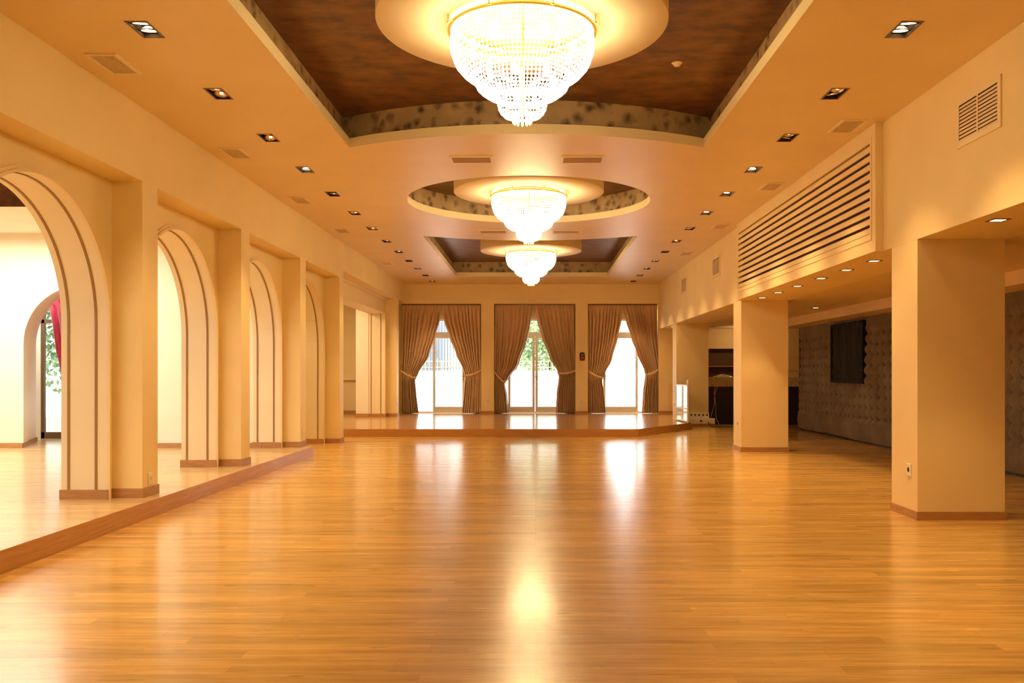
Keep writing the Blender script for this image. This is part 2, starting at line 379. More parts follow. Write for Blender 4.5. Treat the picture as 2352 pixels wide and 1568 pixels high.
# side room ceiling with a brown recess
e = MB(); a0, a1, b0, b1 = -10.4, -5.4, 3.0, 12.4; zc = 3.79
e.poly([[(-12, YB), (XA2, YB), (XA2, 15), (-12, 15)], [(a0, b0), (a1, b0), (a1, b1), (a0, b1)]], lambda x, y: (x, y, zc))
sc_ = struct(e.build('ceiling', 'annex_paint'))
MB().wallstrip([(a0, b0), (a1, b0), (a1, b1), (a0, b1)], lambda x, y: (x, y, zc), lambda x, y: (x, y, zc + .3)).build('recess_edge', 'painted_panel', sc_)
box('painted_panel', 'painted_panel', (a0, a1, b0, b1, zc + .3, zc + .32), sc_)
e = MB(); e.box(-12, XA2, 15.3, YF + .4, H - .3, H - .25); struct(e.build('ceiling', 'annex_paint'))
e = MB(); e.box(-7.5, XA2, 27.05, 27.15, 1.21, H).box(-7.5, XA2, 27.12, 27.18, 0, 1.21).box(-7.5, XA2, 27.0, 27.15, 1.2, 1.225)
struct(e.build('wall_side_back', 'wall_paint'))
struct(box('wall_side_partition', 'annex_paint', (-7.5, XA2, 19.3, 19.4, 0, H)))

# ------------------------------------------------------------------ baseboards
bb = MB(); T = .013; BHt = .097
def bbx(x0, x1, y0, y1, z0): bb.box(x0 - T, x1 + T, y0 - T, y1 + T, z0, z0 + BHt)
for k, y in enumerate(PIER_Y):
    z0 = PL if k < 7 else 0.0
    bbx(XA, XL, y, y + PW, z0); bbx(XA2, XA, y - .10, y + PW + (.10 if k < 7 else .2), z0)
bbx(XA, XL, 25.14, 25.52, PL); bbx(XA2, XA, 24.94, 25.5, PL); bbx(-5.12, XA2, 24.92, 25.1, PL)
struct(bb.build('baseboard_left', 'baseboard_wood'))
bb = MB()
bb.box(-12, ax0 + .0, YE - .03, YE, PL, PL + .08).box(ax1, XA2, YE - .02, YE, PL, PL + .08).box(-7.5, XA2, 27.0, 27.05, PL, PL + .09)
v = [(ax0, YE - .03, PL), (ax0 - .0, YE - .03, PL + .08), (A1[-1][0] + .02, 16.15, PL + .08), (A1[-1][0] + .02, 16.15, PL)]
bb.add(v, [(0, 1, 2, 3)]); bb.add([(ax0 + .012, YE - .03, PL), (ax0 + .012, YE - .03, PL + .08), (A1[-1][0] + .03, 16.15, PL + .08), (A1[-1][0] + .03, 16.15, PL)], [(0, 1, 2, 3)])
struct(bb.build('baseboard_side_room', 'baseboard_wood'))

# ------------------------------------------------------------------ far wall
NZ = 3.54; NI = [(-4.15, -1.67), (-1.275, 1.215), (1.59, 3.76)]; NB = 27.15
f = MB(); f.box(-8, 9, YF, NB, NZ, H + .8)
f.box(-1.67, -1.275, YF, NB, 0, NZ).box(1.215, 1.59, YF, NB, 0, NZ)
f.box(3.76, 9, YF, YF + .25, 0, NZ)
DOORS = [(-2.86, .98), (-.05, 1.0), (2.68, .98)]
def dpts(xc, hwid, n=20):   # flat-arched head
    zs, rise = 2.74, .35
    return [(xc + hwid, 0)] + [(xc + hwid * math.cos(PI * i / n), zs + rise * math.sin(PI * i / n) ** .9) for i in range(n + 1)] + [(xc - hwid, 0)]
out = [(-4.5, 0)]
for xc, hwid in DOORS: out += list(reversed(dpts(xc, hwid)))
out += [(3.8, 0), (3.8, NZ), (-4.5, NZ)]
f.poly([out], lambda x, z: (x, NB - .02, z))
for xc, hwid in DOORS: f.wallstrip(dpts(xc, hwid), lambda x, z: (x, NB - .02, z), lambda x, z: (x, NB + .28, z), closed=False)
f.poly([out], lambda x, z: (x, NB + .28, z))
struct(f.build('wall_back', 'wall_paint'))
bb = MB()
for x0, x1 in ((-1.67, -1.275), (1.215, 1.59), (3.76, 4.9)): bb.box(x0 - T, x1 + T, YF - T, YF, PL, PL + .09)
struct(bb.build('baseboard_back', 'baseboard_wood'))
# glazed doors
DY = 27.28; TR = 2.60
for k, ((xc, hwid), spec) in enumerate(zip(DOORS, [(-3.20, [(-3.20, -2.21)]), (None, [(-.86, -.03), (-.01, .82)]), (2.1, [(2.1, 3.18)])])):
    d = empty(f'door_{k + 1}', (xc, DY, PL), ['white glazed terrace door with side light behind the left curtain pair', 'white double-leaf glazed terrace door behind the middle curtain pair', 'white glazed terrace door behind the right curtain pair, brightest outside'][k], 'door')
    d['kind'] = 'structure'
    L = lambda b: (b[0] - xc, b[1] - xc, b[2] - DY, b[3] - DY, b[4] - PL, b[5] - PL)
    fr_ = MB()
    fr_.box(*L((xc - hwid, xc - hwid + .06, DY - .04, DY + .04, PL, 2.78))).box(*L((xc + hwid - .06, xc + hwid, DY - .04, DY + .04, PL, 2.78)))
    fr_.box(*L((xc - hwid, xc + hwid, DY - .05, DY + .04, TR - .03, TR + .09))).box(*L((xc - hwid, xc + hwid, DY - .04, DY + .04, PL, PL + .05)))
    P = dpts(0, hwid); Q = dpts(0, hwid - .06); Q = [(x, z - (.05 if z > 2 else 0)) for x, z in Q]
    n = len(P)
    for yy in (-.04, .04): fr_.add([(x, yy, z - PL) for x, z in P[1:-1]] + [(x, yy, z - PL) for x, z in Q[1:-1]], [(i, i + 1, n - 2 + i + 1, n - 2 + i) for i in range(n - 3)])
    fr_.wallstrip(Q[1:-1], lambda x, z: (x, -.04, z - PL), lambda x, z: (x, .04, z - PL), closed=False)
    fr_.build('door_frame', 'pvc_white', d)
    for (x0, x1) in spec[1]:
        l = MB(); st = .075
        l.box(*L((x0, x0 + st, DY - .035, DY + .03, PL + .05, TR - .03))).box(*L((x1 - st, x1, DY - .035, DY + .03, PL + .05, TR - .03)))
        l.box(*L((x0 + st, x1 - st, DY - .035, DY + .03, PL + .05, PL + .20))).box(*L((x0 + st, x1 - st, DY - .035, DY + .03, TR - .10, TR - .03)))
        lf = l.build('door_leaf', 'pvc_white', d, .004)
        hx = x0 + .035 if (k == 2 or (k == 1 and x0 > -.5)) else x1 - .035
        if not (k == 1 and x0 < -.5):
            hn = MB().box(*L((hx - .018, hx + .018, DY - .05, DY - .035, 1.20, 1.45))).box(*L((hx - .011, hx + .011, DY - .10, DY - .05, 1.30, 1.33)))
            hn.box(*L((hx - .06, hx + .06, DY - .11, DY - .09, 1.30, 1.33))); hn.build('door_handle', 'steel', lf)
    g = MB(); g.box(*L((xc - hwid + .05, xc + hwid - .05, DY - .004, DY + .004, PL + .05, 2.95))); g.build('glass_pane', 'window_glass', d)

# ------------------------------------------------------------------ right wall, pillars, aisle
PY = [1.22, 8.577, 15.936, 23.29]; PLn = .62; XP2 = XR + .856
w = MB(); w.box(XR, XP2, YB, YF, BEAM, H + .3)
w.box(XR, XR + .12, 24.9, YF, 0, BEAM) if False else None
struct(w.build('wall_right', 'wall_paint'))
plab = {1: 'nearest square cream pillar on the right with a wall socket', 2: 'middle square cream pillar under the far end of the louvred box', 3: 'farthest square cream pillar beside the stage corner', 0: 'square cream pillar on the right beside the viewer'}
for i, y in enumerate(PY):
    p = empty('pillar', (XR, y, 0), plab[i], 'pillar', 'square pillars down the right side')
    box('pillar_shaft', 'wall_paint', (0, .856, 0, PLn, 0, BEAM - .001), p)
    box('baseboard', 'baseboard_wood', (-T, .856 + T, -T, PLn + T, 0, .082), p)
XBm = 6.15; XT = 6.677
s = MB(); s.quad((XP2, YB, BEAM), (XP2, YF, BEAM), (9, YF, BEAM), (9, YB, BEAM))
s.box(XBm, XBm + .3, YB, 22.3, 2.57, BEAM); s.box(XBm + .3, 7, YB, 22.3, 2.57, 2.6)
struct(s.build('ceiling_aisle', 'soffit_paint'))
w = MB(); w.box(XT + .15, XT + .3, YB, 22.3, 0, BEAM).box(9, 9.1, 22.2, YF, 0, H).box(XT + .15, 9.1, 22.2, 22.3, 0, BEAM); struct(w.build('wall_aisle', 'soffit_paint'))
struct(MB().box(-14, 9.2, YB - .2, YB - .1, 0, H + .8).build('wall_front', 'wall_paint'))
# quilted padding
BX, BZ = .30, .215
def pad(y, z):
    r = round((z - .30) / BZ); off = .5 * BX * (r % 2) * 0
    fy = ((y - off) / BX + .5) % 1 - .5; fz = ((z - .30) / BZ + .5) % 1 - .5
    if z < .40 or z > 2.42: k = 0.0
    else: k = 1
    dy, dz = abs(fy * BX), abs(fz * BZ)
    pinch = math.exp(-(dy + dz) / .030)                     # four-pointed tuck at every button
    crease = math.exp(-dz / .014) * .45 * (1 + .4 * math.sin(y * 23)) + math.exp(-dy / .012) * .22
    puff = .5 + .5 * math.cos(fz * 2 * PI)
    wob = .018 * math.sin(y * 2.1 + z * 1.3) + .012 * math.sin(y * 5.3 - z * 3.1)
    return -((.022 * (1 - puff) - .075 * pinch - .022 * crease) * k + wob) - (.05 * math.sin(max(0, .5 - z) / .5 * PI) if z < .5 else 0)
q = MB(); Y0, Y1 = YB, 22.2
def padfn(u, v_):
    y = Y0 + (Y1 - Y0) * u; z = .045 + .012 * math.sin(y * 1.7) * 1 + v_ * (2.575 - .045)
    return (XT + pad(y, z), y, z)
q.grid(900, 96, padfn); q.box(XT, XT + .14, 22.18, 22.22, .04, 2.57)
tag(q.build('padded_wall_covering', 'quilt'), 'grey-brown button-tufted padded fabric covering the right aisle wall', 'wall covering')
struct(box('gap_shade_right', 'black_plastic', (XT + .06, XT + .149, YB, 22.2, 0, .06)))  # black strip standing in for the dark gap under the padding
pn = empty('quilted_hanging', (XT - .02, 17.7, 1.215), 'dark black-brown quilted panel framed on the padded grey wall', 'panel')
g = MB(); g.grid(40, 40, lambda u, v_: (-.02 - .02 * math.sin(u * PI * 3) ** 2 - .012 * math.sin(v_ * PI * 4 + 3 * u) ** 2, .07 + u * 1.81, .07 + v_ * 1.15)); g.build('dark_padding', 'quilt_dark', pn)
g = MB(); g.box(-.055, .05, 0, .08, 0, 1.29).box(-.055, .05, 1.87, 1.95, 0, 1.29).box(-.055, .05, .08, 1.87, 0, .08).box(-.055, .05, .08, 1.87, 1.21, 1.29); g.build('panel_frame', 'quilt_dark', pn, .02)

# bar
bar = empty('bar_counter', (4.72, 24.1, 0), 'dark bar counter with a pale marble top behind the right pillars', 'bar')
box('counter_front', 'bar_front', (0, 4.2, 0, .5, 0, 1.05), bar); box('marble_top', 'marble', (-.02, 4.25, -.06, .6, 1.05, 1.31), bar, .01)
w = MB(); w.box(5.0, 6.6, 26.2, 26.3, 0, 1.05).box(4.7, 5.0, 26.2, 26.3, 0, BEAM).box(5.0, 6.6, 26.2, 26.3, 2.15, BEAM).box(6.6, 9, 26.2, 26.3, 0, BEAM).box(7.0, 9, 26.17, 26.2, 1.9, 1.93).box(7.0, 9, 26.17, 26.2, 1.5, 1.51)
w.box(4.62, 4.7, 24.1, YF, 0, BEAM)
struct(w.build('wall_bar', 'wall_paint'))
sh = empty('back_bar_shelf', (5.0, 26.3, 1.05), 'dark recessed shelf unit in the wall behind the bar counter', 'shelf')
box('shelf_back', 'shelf_dark', (0, 1.6, .28, .3, 0, 1.1), sh); box('shelf_board', 'marble', (0, 1.6, .02, .28, .56, .58), sh); box('shelf_side', 'shelf_dark', (0, .02, 0, .28, 0, 1.1), sh); box('shelf_side', 'shelf_dark', (1.58, 1.6, 0, .28, 0, 1.1), sh)
# crumpled film and cords on the bar
rnd = random.Random(3); g = MB()
def film(u, v_):
    x = u * .55; b = math.sin(u * PI) * math.sin(v_ * PI)
    return (x, v_ * .3, .005 + b * (.03 + .05 * (1 - u) ** 2) + b * rnd.uniform(-.012, .05))
g.grid(18, 12, film, False); o = g.build('plastic_wrap', 'plastic_film'); o.location = (4.92, 24.06, 1.31)
tag(o, 'crumpled clear plastic wrap lying on the marble bar top', 'plastic wrap')
for k in range(2):
    pts = []
    for i in range(22):
        t = i / 21; pts.append((4.86 + .1 * k + .05 * math.sin(t * 5 + k * 2) + .02 * math.sin(t * 13), 24.0 - .03 - (.10 if i > 19 else 0), 1.33 - t * 1.32))
    pts = [(4.92 + .1 * k, 24.12, 1.325), (4.88 + .1 * k, 24.02, 1.335)] + pts + [(5.1 + .1 * k, 23.85, .012), (5.3 + .12 * k, 23.8, .012)]
    tag(MB().tube(pts, .0065, 6).build('hanging_cord', 'cord_white'), ['thin pale cord hanging down the dark bar front, left of the two', 'thin pale cord hanging down the dark bar front, right of the two'][k], 'cord', 'cords hanging from the bar')
# socket trunking on the far pillar
t_ = empty('socket_trunking', (XR + .02, 23.29, .085), 'white power trunking box with a row of round holes on the far pillar foot', 'trunking')
box('trunking_box', 'white_plastic', (0, .98, -.14, 0, .0, .14), t_, .006)
g = MB(); g.box(0, .84, -.06, 0, .14, .29); g.build('perforated_cover', 'white_plastic', t_, .003)
for i in range(8):
    g = MB(); c_ = (.05 + i * .105, -.062, .225); g.add([(c_[0] + .026 * math.cos(a * PI / 6), c_[1], c_[2] + .026 * math.sin(a * PI / 6)) for a in range(12)], [tuple(range(12))]); g.build('round_hole', 'void', t_)
for i in range(3):
    g = MB(); g.box(.18 + i * .2, .24 + i * .2, -.144, -.14, .045, .095); g.build('socket_face', 'void' if i == 2 else 'grille_metal', t_)
box('plinth', 'baseboard_wood', (0, 1.0, -.12, 0, -.085, 0), t_)
tag(MB().tube([(4.55, 23.13, .13), (4.60, 23.08, .05), (4.66, 23.0, .008), (4.85, 22.95, .008), (5.0, 23.1, .008), (5.15, 23.0, .008)], .012, 6).build('power_cable', 'black_plastic'), 'short dark cable trailing from the white trunking onto the floor', 'cable')

# standing mirror
mr = empty('standing_mirror', (3.725, 23.16, PL), 'tall framed mirror standing at the stage corner by the far pillar', 'mirror', rot=(0, 0, -math.atan2(1.16, .095)))
Lm = 1.165
for x in (0, Lm):
    MB().lathe([(.001, 0), (.028, .0), (.03, .06), (.022, .1), (.026, .5), (.022, .95), (.03, 1.0), (.02, 1.02), (.028, 1.06), (.001, 1.085)], (x, 0, 0), 12).build('mirror_post', 'pvc_white', mr)
box('mirror_glass', 'mirror', (.03, Lm - .03, -.008, .004, .04, .93), mr)
g = MB(); g.box(.02, Lm - .02, -.02, .012, .33, .375).box(.02, Lm - .02, -.02, .012, .92, .955).box(.02, Lm - .02, -.02, .012, .02, .05); g.build('mirror_rail', 'pvc_white', mr)

# louvred box
lb = empty('louvred_air_box', (XR, 9.42, BEAM), 'long cream box with ten-slot air louvre high on the right wall', 'air louvre')
box_t = .085; y0, y1, z0, z1 = 9.42, 15.95, BEAM, H; ay, by, az, bz = 9.56, 15.78, 2.955, 3.945
g = MB(); out = [(0, 0), (y1 - y0, 0), (y1 - y0, H - BEAM), (0, H - BEAM)]; ho = [(ay - y0, az - z0), (by - y0, az - z0), (by - y0, bz - z0), (ay - y0, bz - z0)]
g.poly([out, ho], lambda y, z: (-box_t, y, z)); g.wallstrip(out, lambda y, z: (-box_t, y, z), lambda y, z: (0, y, z)); g.wallstrip(ho, lambda y, z: (-box_t, y, z), lambda y, z: (-.004, y, z))
g.build('box_casing', 'wall_paint', lb)
box('slot_backing', 'slot_dark', (-.006, -.002, ay - y0, by - y0, az - z0, bz - z0), lb)
g = MB(); fw = .035; fy0, fy1, fz0, fz1 = ay - y0 - fw, by - y0 + fw, az - z0 - fw - .03, bz - z0 + fw + .03
g.poly([[(fy0, fz0), (fy1, fz0), (fy1, fz1), (fy0, fz1)], ho], lambda y, z: (-box_t - .008, y, z)); g.wallstrip([(fy0, fz0), (fy1, fz0), (fy1, fz1), (fy0, fz1)], lambda y, z: (-box_t - .008, y, z), lambda y, z: (-box_t, y, z))
g.build('louvre_frame', 'wall_paint', lb)
pit = (bz - az) / 10
for i in range(10):
    zc_ = az - z0 + pit * (i + .5) - .012; bl = pit - .036
    g = MB(); ys = (ay - y0, by - y0)
    pr = [(-box_t - .006, zc_ - bl / 2), (-box_t - .006, zc_ + bl / 2), (-.03, zc_ + bl / 2 + .02), (-.03, zc_ - bl / 2 + .02)]
    g.add([(x, y, z) for y in ys for x, z in pr], [(0, 1, 2, 3), (7, 6, 5, 4), (0, 4, 5, 1), (1, 5, 6, 2), (2, 6, 7, 3), (3, 7, 4, 0)])
    g.build('louvre_blade', 'wall_paint', lb)

# wall grilles (two leaves of slats)
def wall_grille(loc, W_, H_, label):
    t = empty('wall_grille', loc, label, 'air grille', 'two-leaf grilles on the right upper wall')
    g = MB(); fo = [(0, 0), (W_, 0), (W_, H_), (0, H_)]; b_ = .05; hs = [[(b_, b_), (W_ / 2 - .012, b_), (W_ / 2 - .012, H_ - b_), (b_, H_ - b_)], [(W_ / 2 + .012, b_), (W_ - b_, b_), (W_ - b_, H_ - b_), (W_ / 2 + .012, H_ - b_)]]
    g.poly([fo] + hs, lambda y, z: (-.014, y, z)); g.wallstrip(fo, lambda y, z: (-.014, y, z), lambda y, z: (0, y, z))
    g.build('grille_frame', 'cream_metal', t)
    box('duct_shade', 'void', (-.003, -.001, .04, W_ - .04, .04, H_ - .04), t)  # flat dark sheet painted for the shade inside the duct
    for h_ in hs:
        g = MB(); k = 10; zz0, zz1 = h_[0][1], h_[2][1]
        for i in range(k):
            z = zz0 + (zz1 - zz0) * (i + .5) / k - .004; g.obox((-.008, (h_[0][0] + h_[1][0]) / 2, z), (.004, 0, .004), (0, (h_[1][0] - h_[0][0]) / 2, 0), (.001, 0, -.009))
        g.build('slat_set', 'grille_metal', t)
    return t
wall_grille((XR, 7.02, 3.42), .74, .42, 'two-leaf air grille on the upper wall just before the louvred box')
wall_grille((XR, 17.75, 3.42), .74, .42, 'small two-leaf grille on the upper wall just beyond the louvred box')
wall_grille((XR, 21.7, 3.42), .74, .42, 'farthest small two-leaf grille on the right upper wall')

# ceiling grilles
def ceil_grille(loc, wx, wy, along, label, group, m='grille_metal'):
    t = empty('ceiling_grille', loc, label, 'ceiling grille', group)
    g = MB(); b_ = .03; x, y = wx / 2, wy / 2; fo = [(-x, -y), (x, -y), (x, y), (-x, y)]; ho = [(-x + b_, -y + b_), (x - b_, -y + b_), (x - b_, y - b_), (-x + b_, y - b_)]
    g.poly([fo, ho], lambda a, b: (a, b, -.012)); g.wallstrip(fo, lambda a, b: (a, b, -.012), lambda a, b: (a, b, 0)); g.wallstrip(ho, lambda a, b: (a, b, -.012), lambda a, b: (a, b, -.001))
    g.build('grille_frame', 'cream_metal', t)
    g = MB(); g.quad((-x + b_, -y + b_, -.002), (x - b_, -y + b_, -.002), (x - b_, y - b_, -.002), (-x + b_, y - b_, -.002)); g.build('duct_shade', 'slot_dark', t)  # dark quad painted for the shade behind the slats
    g = MB(); n_ = 13
    for i in range(n_):
        if along == 'x':
            yy = -y + b_ + (wy - 2 * b_) * (i + .5) / n_; g.box(-x + b_, x - b_, yy - .004, yy + .004, -.009, -.002)
        else:
            xx = -x + b_ + (wx - 2 * b_) * (i + .5) / n_; g.box(xx - .0045, xx + .0045, -y + b_, y - b_, -.009, -.002)
    g.build('slat_set', m, t); return t
for i, y in enumerate([7.62, 10.72, 13.66, 16.6, 21.6]):
    ceil_grille((-3.67, y, H), .27, .50, 'y', f'small slatted ceiling grille, {ordinal(i)} from the near end beside the left wall', 'ceiling grilles beside the left wall')
for i, y in enumerate([9.55, 12.65, 16.1, 19.85]):
    ceil_grille((3.40, y, H), .27, .50, 'y', f'small slatted ceiling grille, {ordinal(i)} from the near end beside the right wall', 'ceiling grilles beside the right wall')
for y, n_ in ((11.05, 'between the near recess and the round recess'), (16.72, 'between the round recess and the far recess')):
    for sx, s_ in ((-.70, 'left'), (.70, 'right')):
        ceil_grille((CX + sx, y, H), .54, .34, 'x', f'{s_} framed ceiling slot grille {n_}', 'framed slot grilles across the ceiling centre', 'grille_tan')
ceil_grille((.18, 25.5, H), .30, .30, 'x', 'small cream access grille in the ceiling close to the far wall', 'access grille', 'cream_metal')
o = MB().lathe([(.001, -.03), (.03, -.028), (.04, -.01), (.055, 0)], (0, 0, 0), 20).build('smoke_detector', 'cream_metal'); o.location = (1.42, 8.80, H + TOP)
tag(o, 'small round smoke detector on the brown painted panel of the near recess', 'smoke detector')

# ------------------------------------------------------------------ downlights
def lampdisc(parent, x, y, z, tx, ty, r, bright):
    g = MB(); g.lathe([(r, .0), (r * .92, .012), (r * .5, .03), (.001, .034)], (0, 0, 0), 20); rf = g.build('lamp_reflector', 'bulb_bright' if bright else 'reflector', parent)
    rf.location = (x, y, z); rf.rotation_euler = (tx, ty, 0)
    g = MB(); g.lathe([(.001, -.004), (r * .26, .0), (r * .28, .012), (.001, .02)], (0, 0, .004), 14); b = g.build('bulb', 'bulb_bright' if bright else 'bulb_dim', rf)
    g = MB(); g.lathe([(r, 0), (r + .006, -.003), (r + .008, .004), (r, .01)], (0, 0, 0), 20); g.build('lamp_rim', 'frame_metal', rf)
def downlight(loc, label, group, tilt, bright):
    t = empty('twin_downlight', loc, label, 'downlight', group)
    g = MB(); fo = [(-.088, -.168), (.088, -.168), (.088, .168), (-.088, .168)]; ho = [(-hw + .006, -hl + .006), (hw - .006, -hl + .006), (hw - .006, hl - .006), (-hw + .006, hl - .006)]
    g.poly([fo, ho], lambda a, b: (a, b, -.004)); g.wallstrip(fo, lambda a, b: (a, b, -.004), lambda a, b: (a, b, 0)); g.build('light_frame', 'frame_metal', t)
    g = MB(); g.wallstrip(ho, lambda a, b: (a, b, -.004), lambda a, b: (a, b, .10)); g.quad((-hw, -hl, .10), (hw, -hl, .10), (hw, hl, .10), (-hw, hl, .10)); g.build('housing', 'dark_metal', t)
    for j, yy in enumerate((-.074, .074)):
        lampdisc(t, 0, yy, .018, tilt[j][0], tilt[j][1], .060, bright[j])
    return t
spots = []
rnd = random.Random(11)
for side, X in (('left', DL_X_L), ('right', DL_X_R)):
    for i, y in enumerate(DLY[5:]):
        if side == 'left': br = [(0, 1), (0, 0), (0, 0), (0, 1)][i % 4] if i < 4 else (0, 0); br = (1, 1) if i in (0, 10) else br
        else: br = (1, 1) if i in (0, 3, 4, 5) else (0, 0)
        tl = [(rnd.uniform(-.25, .25), rnd.uniform(-.3, .3)) for _ in (0, 1)]
        if br != (0, 0): tl = [(.25, 0), (.18, 0)]
        downlight((X, y, H), f'square twin-lamp downlight, {ordinal(i)} from the near end of the {side} ceiling row', f'twin downlights in the {side} ceiling row', tl, br)
        spots.append((X, y, H - .03, br))
for i in range(5):                     # cut-outs behind the camera are closed with their own lights
    for side, X in (('left', DL_X_L), ('right', DL_X_R)):
        if i > 1: spots.append((X, DLY[i], H - .03, (0, 0)))
cv = MB()
for i in range(5):
    for X in (DL_X_L, DL_X_R): cv.box(X - hw - .02, X + hw + .02, DLY[i] - hl - .02, DLY[i] + hl + .02, H - .006, H + .001)
cv.build('cover_plate', 'frame_metal', ceil)

def aisle_light(loc, label, lit=True):
    t = empty('recessed_spotlight', loc, label, 'spotlight', 'square spotlights in the aisle ceiling')
    g = MB(); fo = [(-.075, -.075), (.075, -.075), (.075, .075), (-.075, .075)]; ho = [(-.055, -.055), (.055, -.055), (.055, .055), (-.055, .055)]
    g.poly([fo, ho], lambda a, b: (a, b, -.006)); g.wallstrip(fo, lambda a, b: (a, b, -.006), lambda a, b: (a, b, 0)); g.build('light_frame', 'frame_metal', t)
    g = MB(); g.quad((-.055, -.055, -.003), (.055, -.055, -.003), (.055, .055, -.003), (-.055, .055, -.003)); g.build('lamp_face', 'aisle_lamp' if lit else 'void', t)
AL = [(3.96 + XR - XR, y) for y in (7.5, 10.25, 11.15, 12.15, 13.25, 14.3, 15.3)]
names = ['beyond the nearest pillar top', 'nearest under the louvred box', 'second under the louvred box', 'third under the louvred box', 'fourth under the louvred box', 'fifth under the louvred box', 'last under the louvred box before the middle pillar']
for (x, y), n_ in zip(AL, names): aisle_light((x, y, BEAM), f'small square recessed light {n_}' if y > 8 else 'small square recessed light in the beam underside above the nearest pillar front')
aisle_light((5.66, 17.7, BEAM), 'small square recessed light deep in the aisle ceiling before the padded wall')
aisle_light((5.05, 25.0, BEAM), 'unlit square recessed light in the ceiling above the bar', False)
aisle_light((3.92, 25.0, BEAM), 'small square recessed light beyond the farthest pillar')

# ------------------------------------------------------------------ chandeliers
def netbeads(prof, n, size, stagger=0):
    g = MB()
    # resample the profile by arc length
    L_ = [0]
    for a, b in zip(prof, prof[1:]): L_.append(L_[-1] + math.hypot(b[0] - a[0], b[1] - a[1]))
    rows = max(2, int(L_[-1] / (size * 2.15)))
    for j in range(rows + 1):
        s_ = L_[-1] * j / rows; k = max(i for i in range(len(L_) - 1) if L_[i] <= s_ + 1e-9); t = (s_ - L_[k]) / (L_[k + 1] - L_[k])
        r = prof[k][0] + t * (prof[k + 1][0] - prof[k][0]); z = prof[k][1] + t * (prof[k + 1][1] - prof[k][1])
        dx, dz = prof[k + 1][0] - prof[k][0], prof[k + 1][1] - prof[k][1]; q_ = math.hypot(dx, dz); dx, dz = dx / q_, dz / q_
        for i in range(n):
            a = 2 * PI * i / n; er = Vector((math.cos(a), math.sin(a), 0)); et = Vector((-math.sin(a), math.cos(a), 0))
            c_ = er * r + Vector((0, 0, z)); al = er * dx + Vector((0, 0, dz)); nr = al.cross(et)
            wd = min(size * .85, PI * r / n * .84)
            vs = [c_ + al * size, c_ - al * size, c_ + et * wd, c_ - et * wd, c_ + nr * size * .5, c_ - nr * size * .5]
            g.add(vs, [(0, 2, 4), (0, 4, 3), (0, 3, 5), (0, 5, 2), (1, 4, 2), (1, 3, 4), (1, 5, 3), (1, 2, 5)])
    return g
chl = ['largest-looking nearest crystal chandelier under the big cream drum', 'middle crystal chandelier hanging in the round recess', 'farthest crystal chandelier hanging over the stage']
E0 = 1.45
def Z(z): return z + E0 - DZ       # heights measured from the drum underside
def make_chandelier(loc, label):
    t = empty('crystal_chandelier', loc, label, 'chandelier', 'crystal chandeliers along the ceiling')
    g = MB(); g.lathe([(.001, 0), (.50, 0), (.52, -.012), (.50, -.022), (.001, -.03)], (0, 0, 0), 64); g.build('ceiling_plate', 'brass', t)
    g = MB(); g.lathe([(.60, Z(2.79)), (.615, Z(2.775)), (.60, Z(2.76)), (.57, Z(2.76)), (.565, Z(2.775)), (.57, Z(2.79)), (.60, Z(2.79))], (0, 0, 0), 72); g.build('top_ring', 'brass', t)
    for i in range(8):
        a = PI / 8 + 2 * PI * i / 8
        g = MB(); p = (.63 * math.cos(a), .63 * math.sin(a)); g.lathe([(.001, .0), (.006, 0), (.006, Z(2.78)), (.016, Z(2.775)), (.014, Z(2.765)), (.001, Z(2.76))], (p[0], p[1], 0), 8)
        g.obox((.61 * math.cos(a), .61 * math.sin(a), Z(2.775)), (.03 * math.cos(a), .03 * math.sin(a), 0), (-.004 * math.sin(a), .004 * math.cos(a), 0), (0, 0, .004)); g.build('suspension_rod', 'brass', t)
    tiers = [([(.572, 2.752), (.585, 2.70), (.583, 2.62), (.545, 2.51), (.475, 2.43), (.425, 2.402)], 100, .0165),
             ([(.39, 2.42), (.393, 2.375), (.36, 2.31), (.29, 2.26), (.232, 2.24), (.212, 2.238)], 74, .0165),
             ([(.195, 2.25), (.197, 2.18), (.186, 2.13), (.143, 2.088), (.08, 2.082)], 40, .015)]
    for prof, n_, sz in tiers:
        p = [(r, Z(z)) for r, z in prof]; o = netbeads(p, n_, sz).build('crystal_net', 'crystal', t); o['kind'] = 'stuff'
    for r, z in ((.415, 2.405), (.208, 2.245)):
        g = MB(); g.lathe([(r, Z(z) + .008), (r + .01, Z(z)), (r, Z(z) - .008), (r - .01, Z(z)), (r, Z(z) + .008)], (0, 0, 0), 56); g.build('tier_ring', 'brass', t)
    # inner frame lamp holders and bulbs
    g = MB(); g.lathe([(.001, -.03), (.02, -.03), (.02, Z(2.12)), (.001, Z(2.12))], (0, 0, 0), 10); g.build('centre_stem', 'brass', t)
    for rr, zz, n_ in ((.42, 2.62, 10), (.27, 2.40, 6), (.10, 2.22, 3)):
        for i in range(n_):
            a = 2 * PI * i / n_ + rr
            g = MB(); g.lathe([(.001, -.05), (.018, -.035), (.024, -.01), (.018, .02), (.008, .04), (.001, .045)], (rr * math.cos(a), rr * math.sin(a), Z(zz)), 10); g.build('bulb', 'chandelier_bulb', t)
    for i in range(12):
        a = 2 * PI * i / 12; g = MB(); g.lathe([(.001, .0), (.007, -.008), (.012, -.04), (.008, -.056), (.001, -.064)], (.072 * math.cos(a), .072 * math.sin(a), Z(2.09)), 8); g.build('crystal_drop', 'crystal_drop', t)
    return t
c0 = make_chandelier((CH[0][0], CH[0][1], DZ), chl[0])
for i in (1, 2): copy_tree(c0, (CH[i][0], CH[i][1], DZ), chl[i])

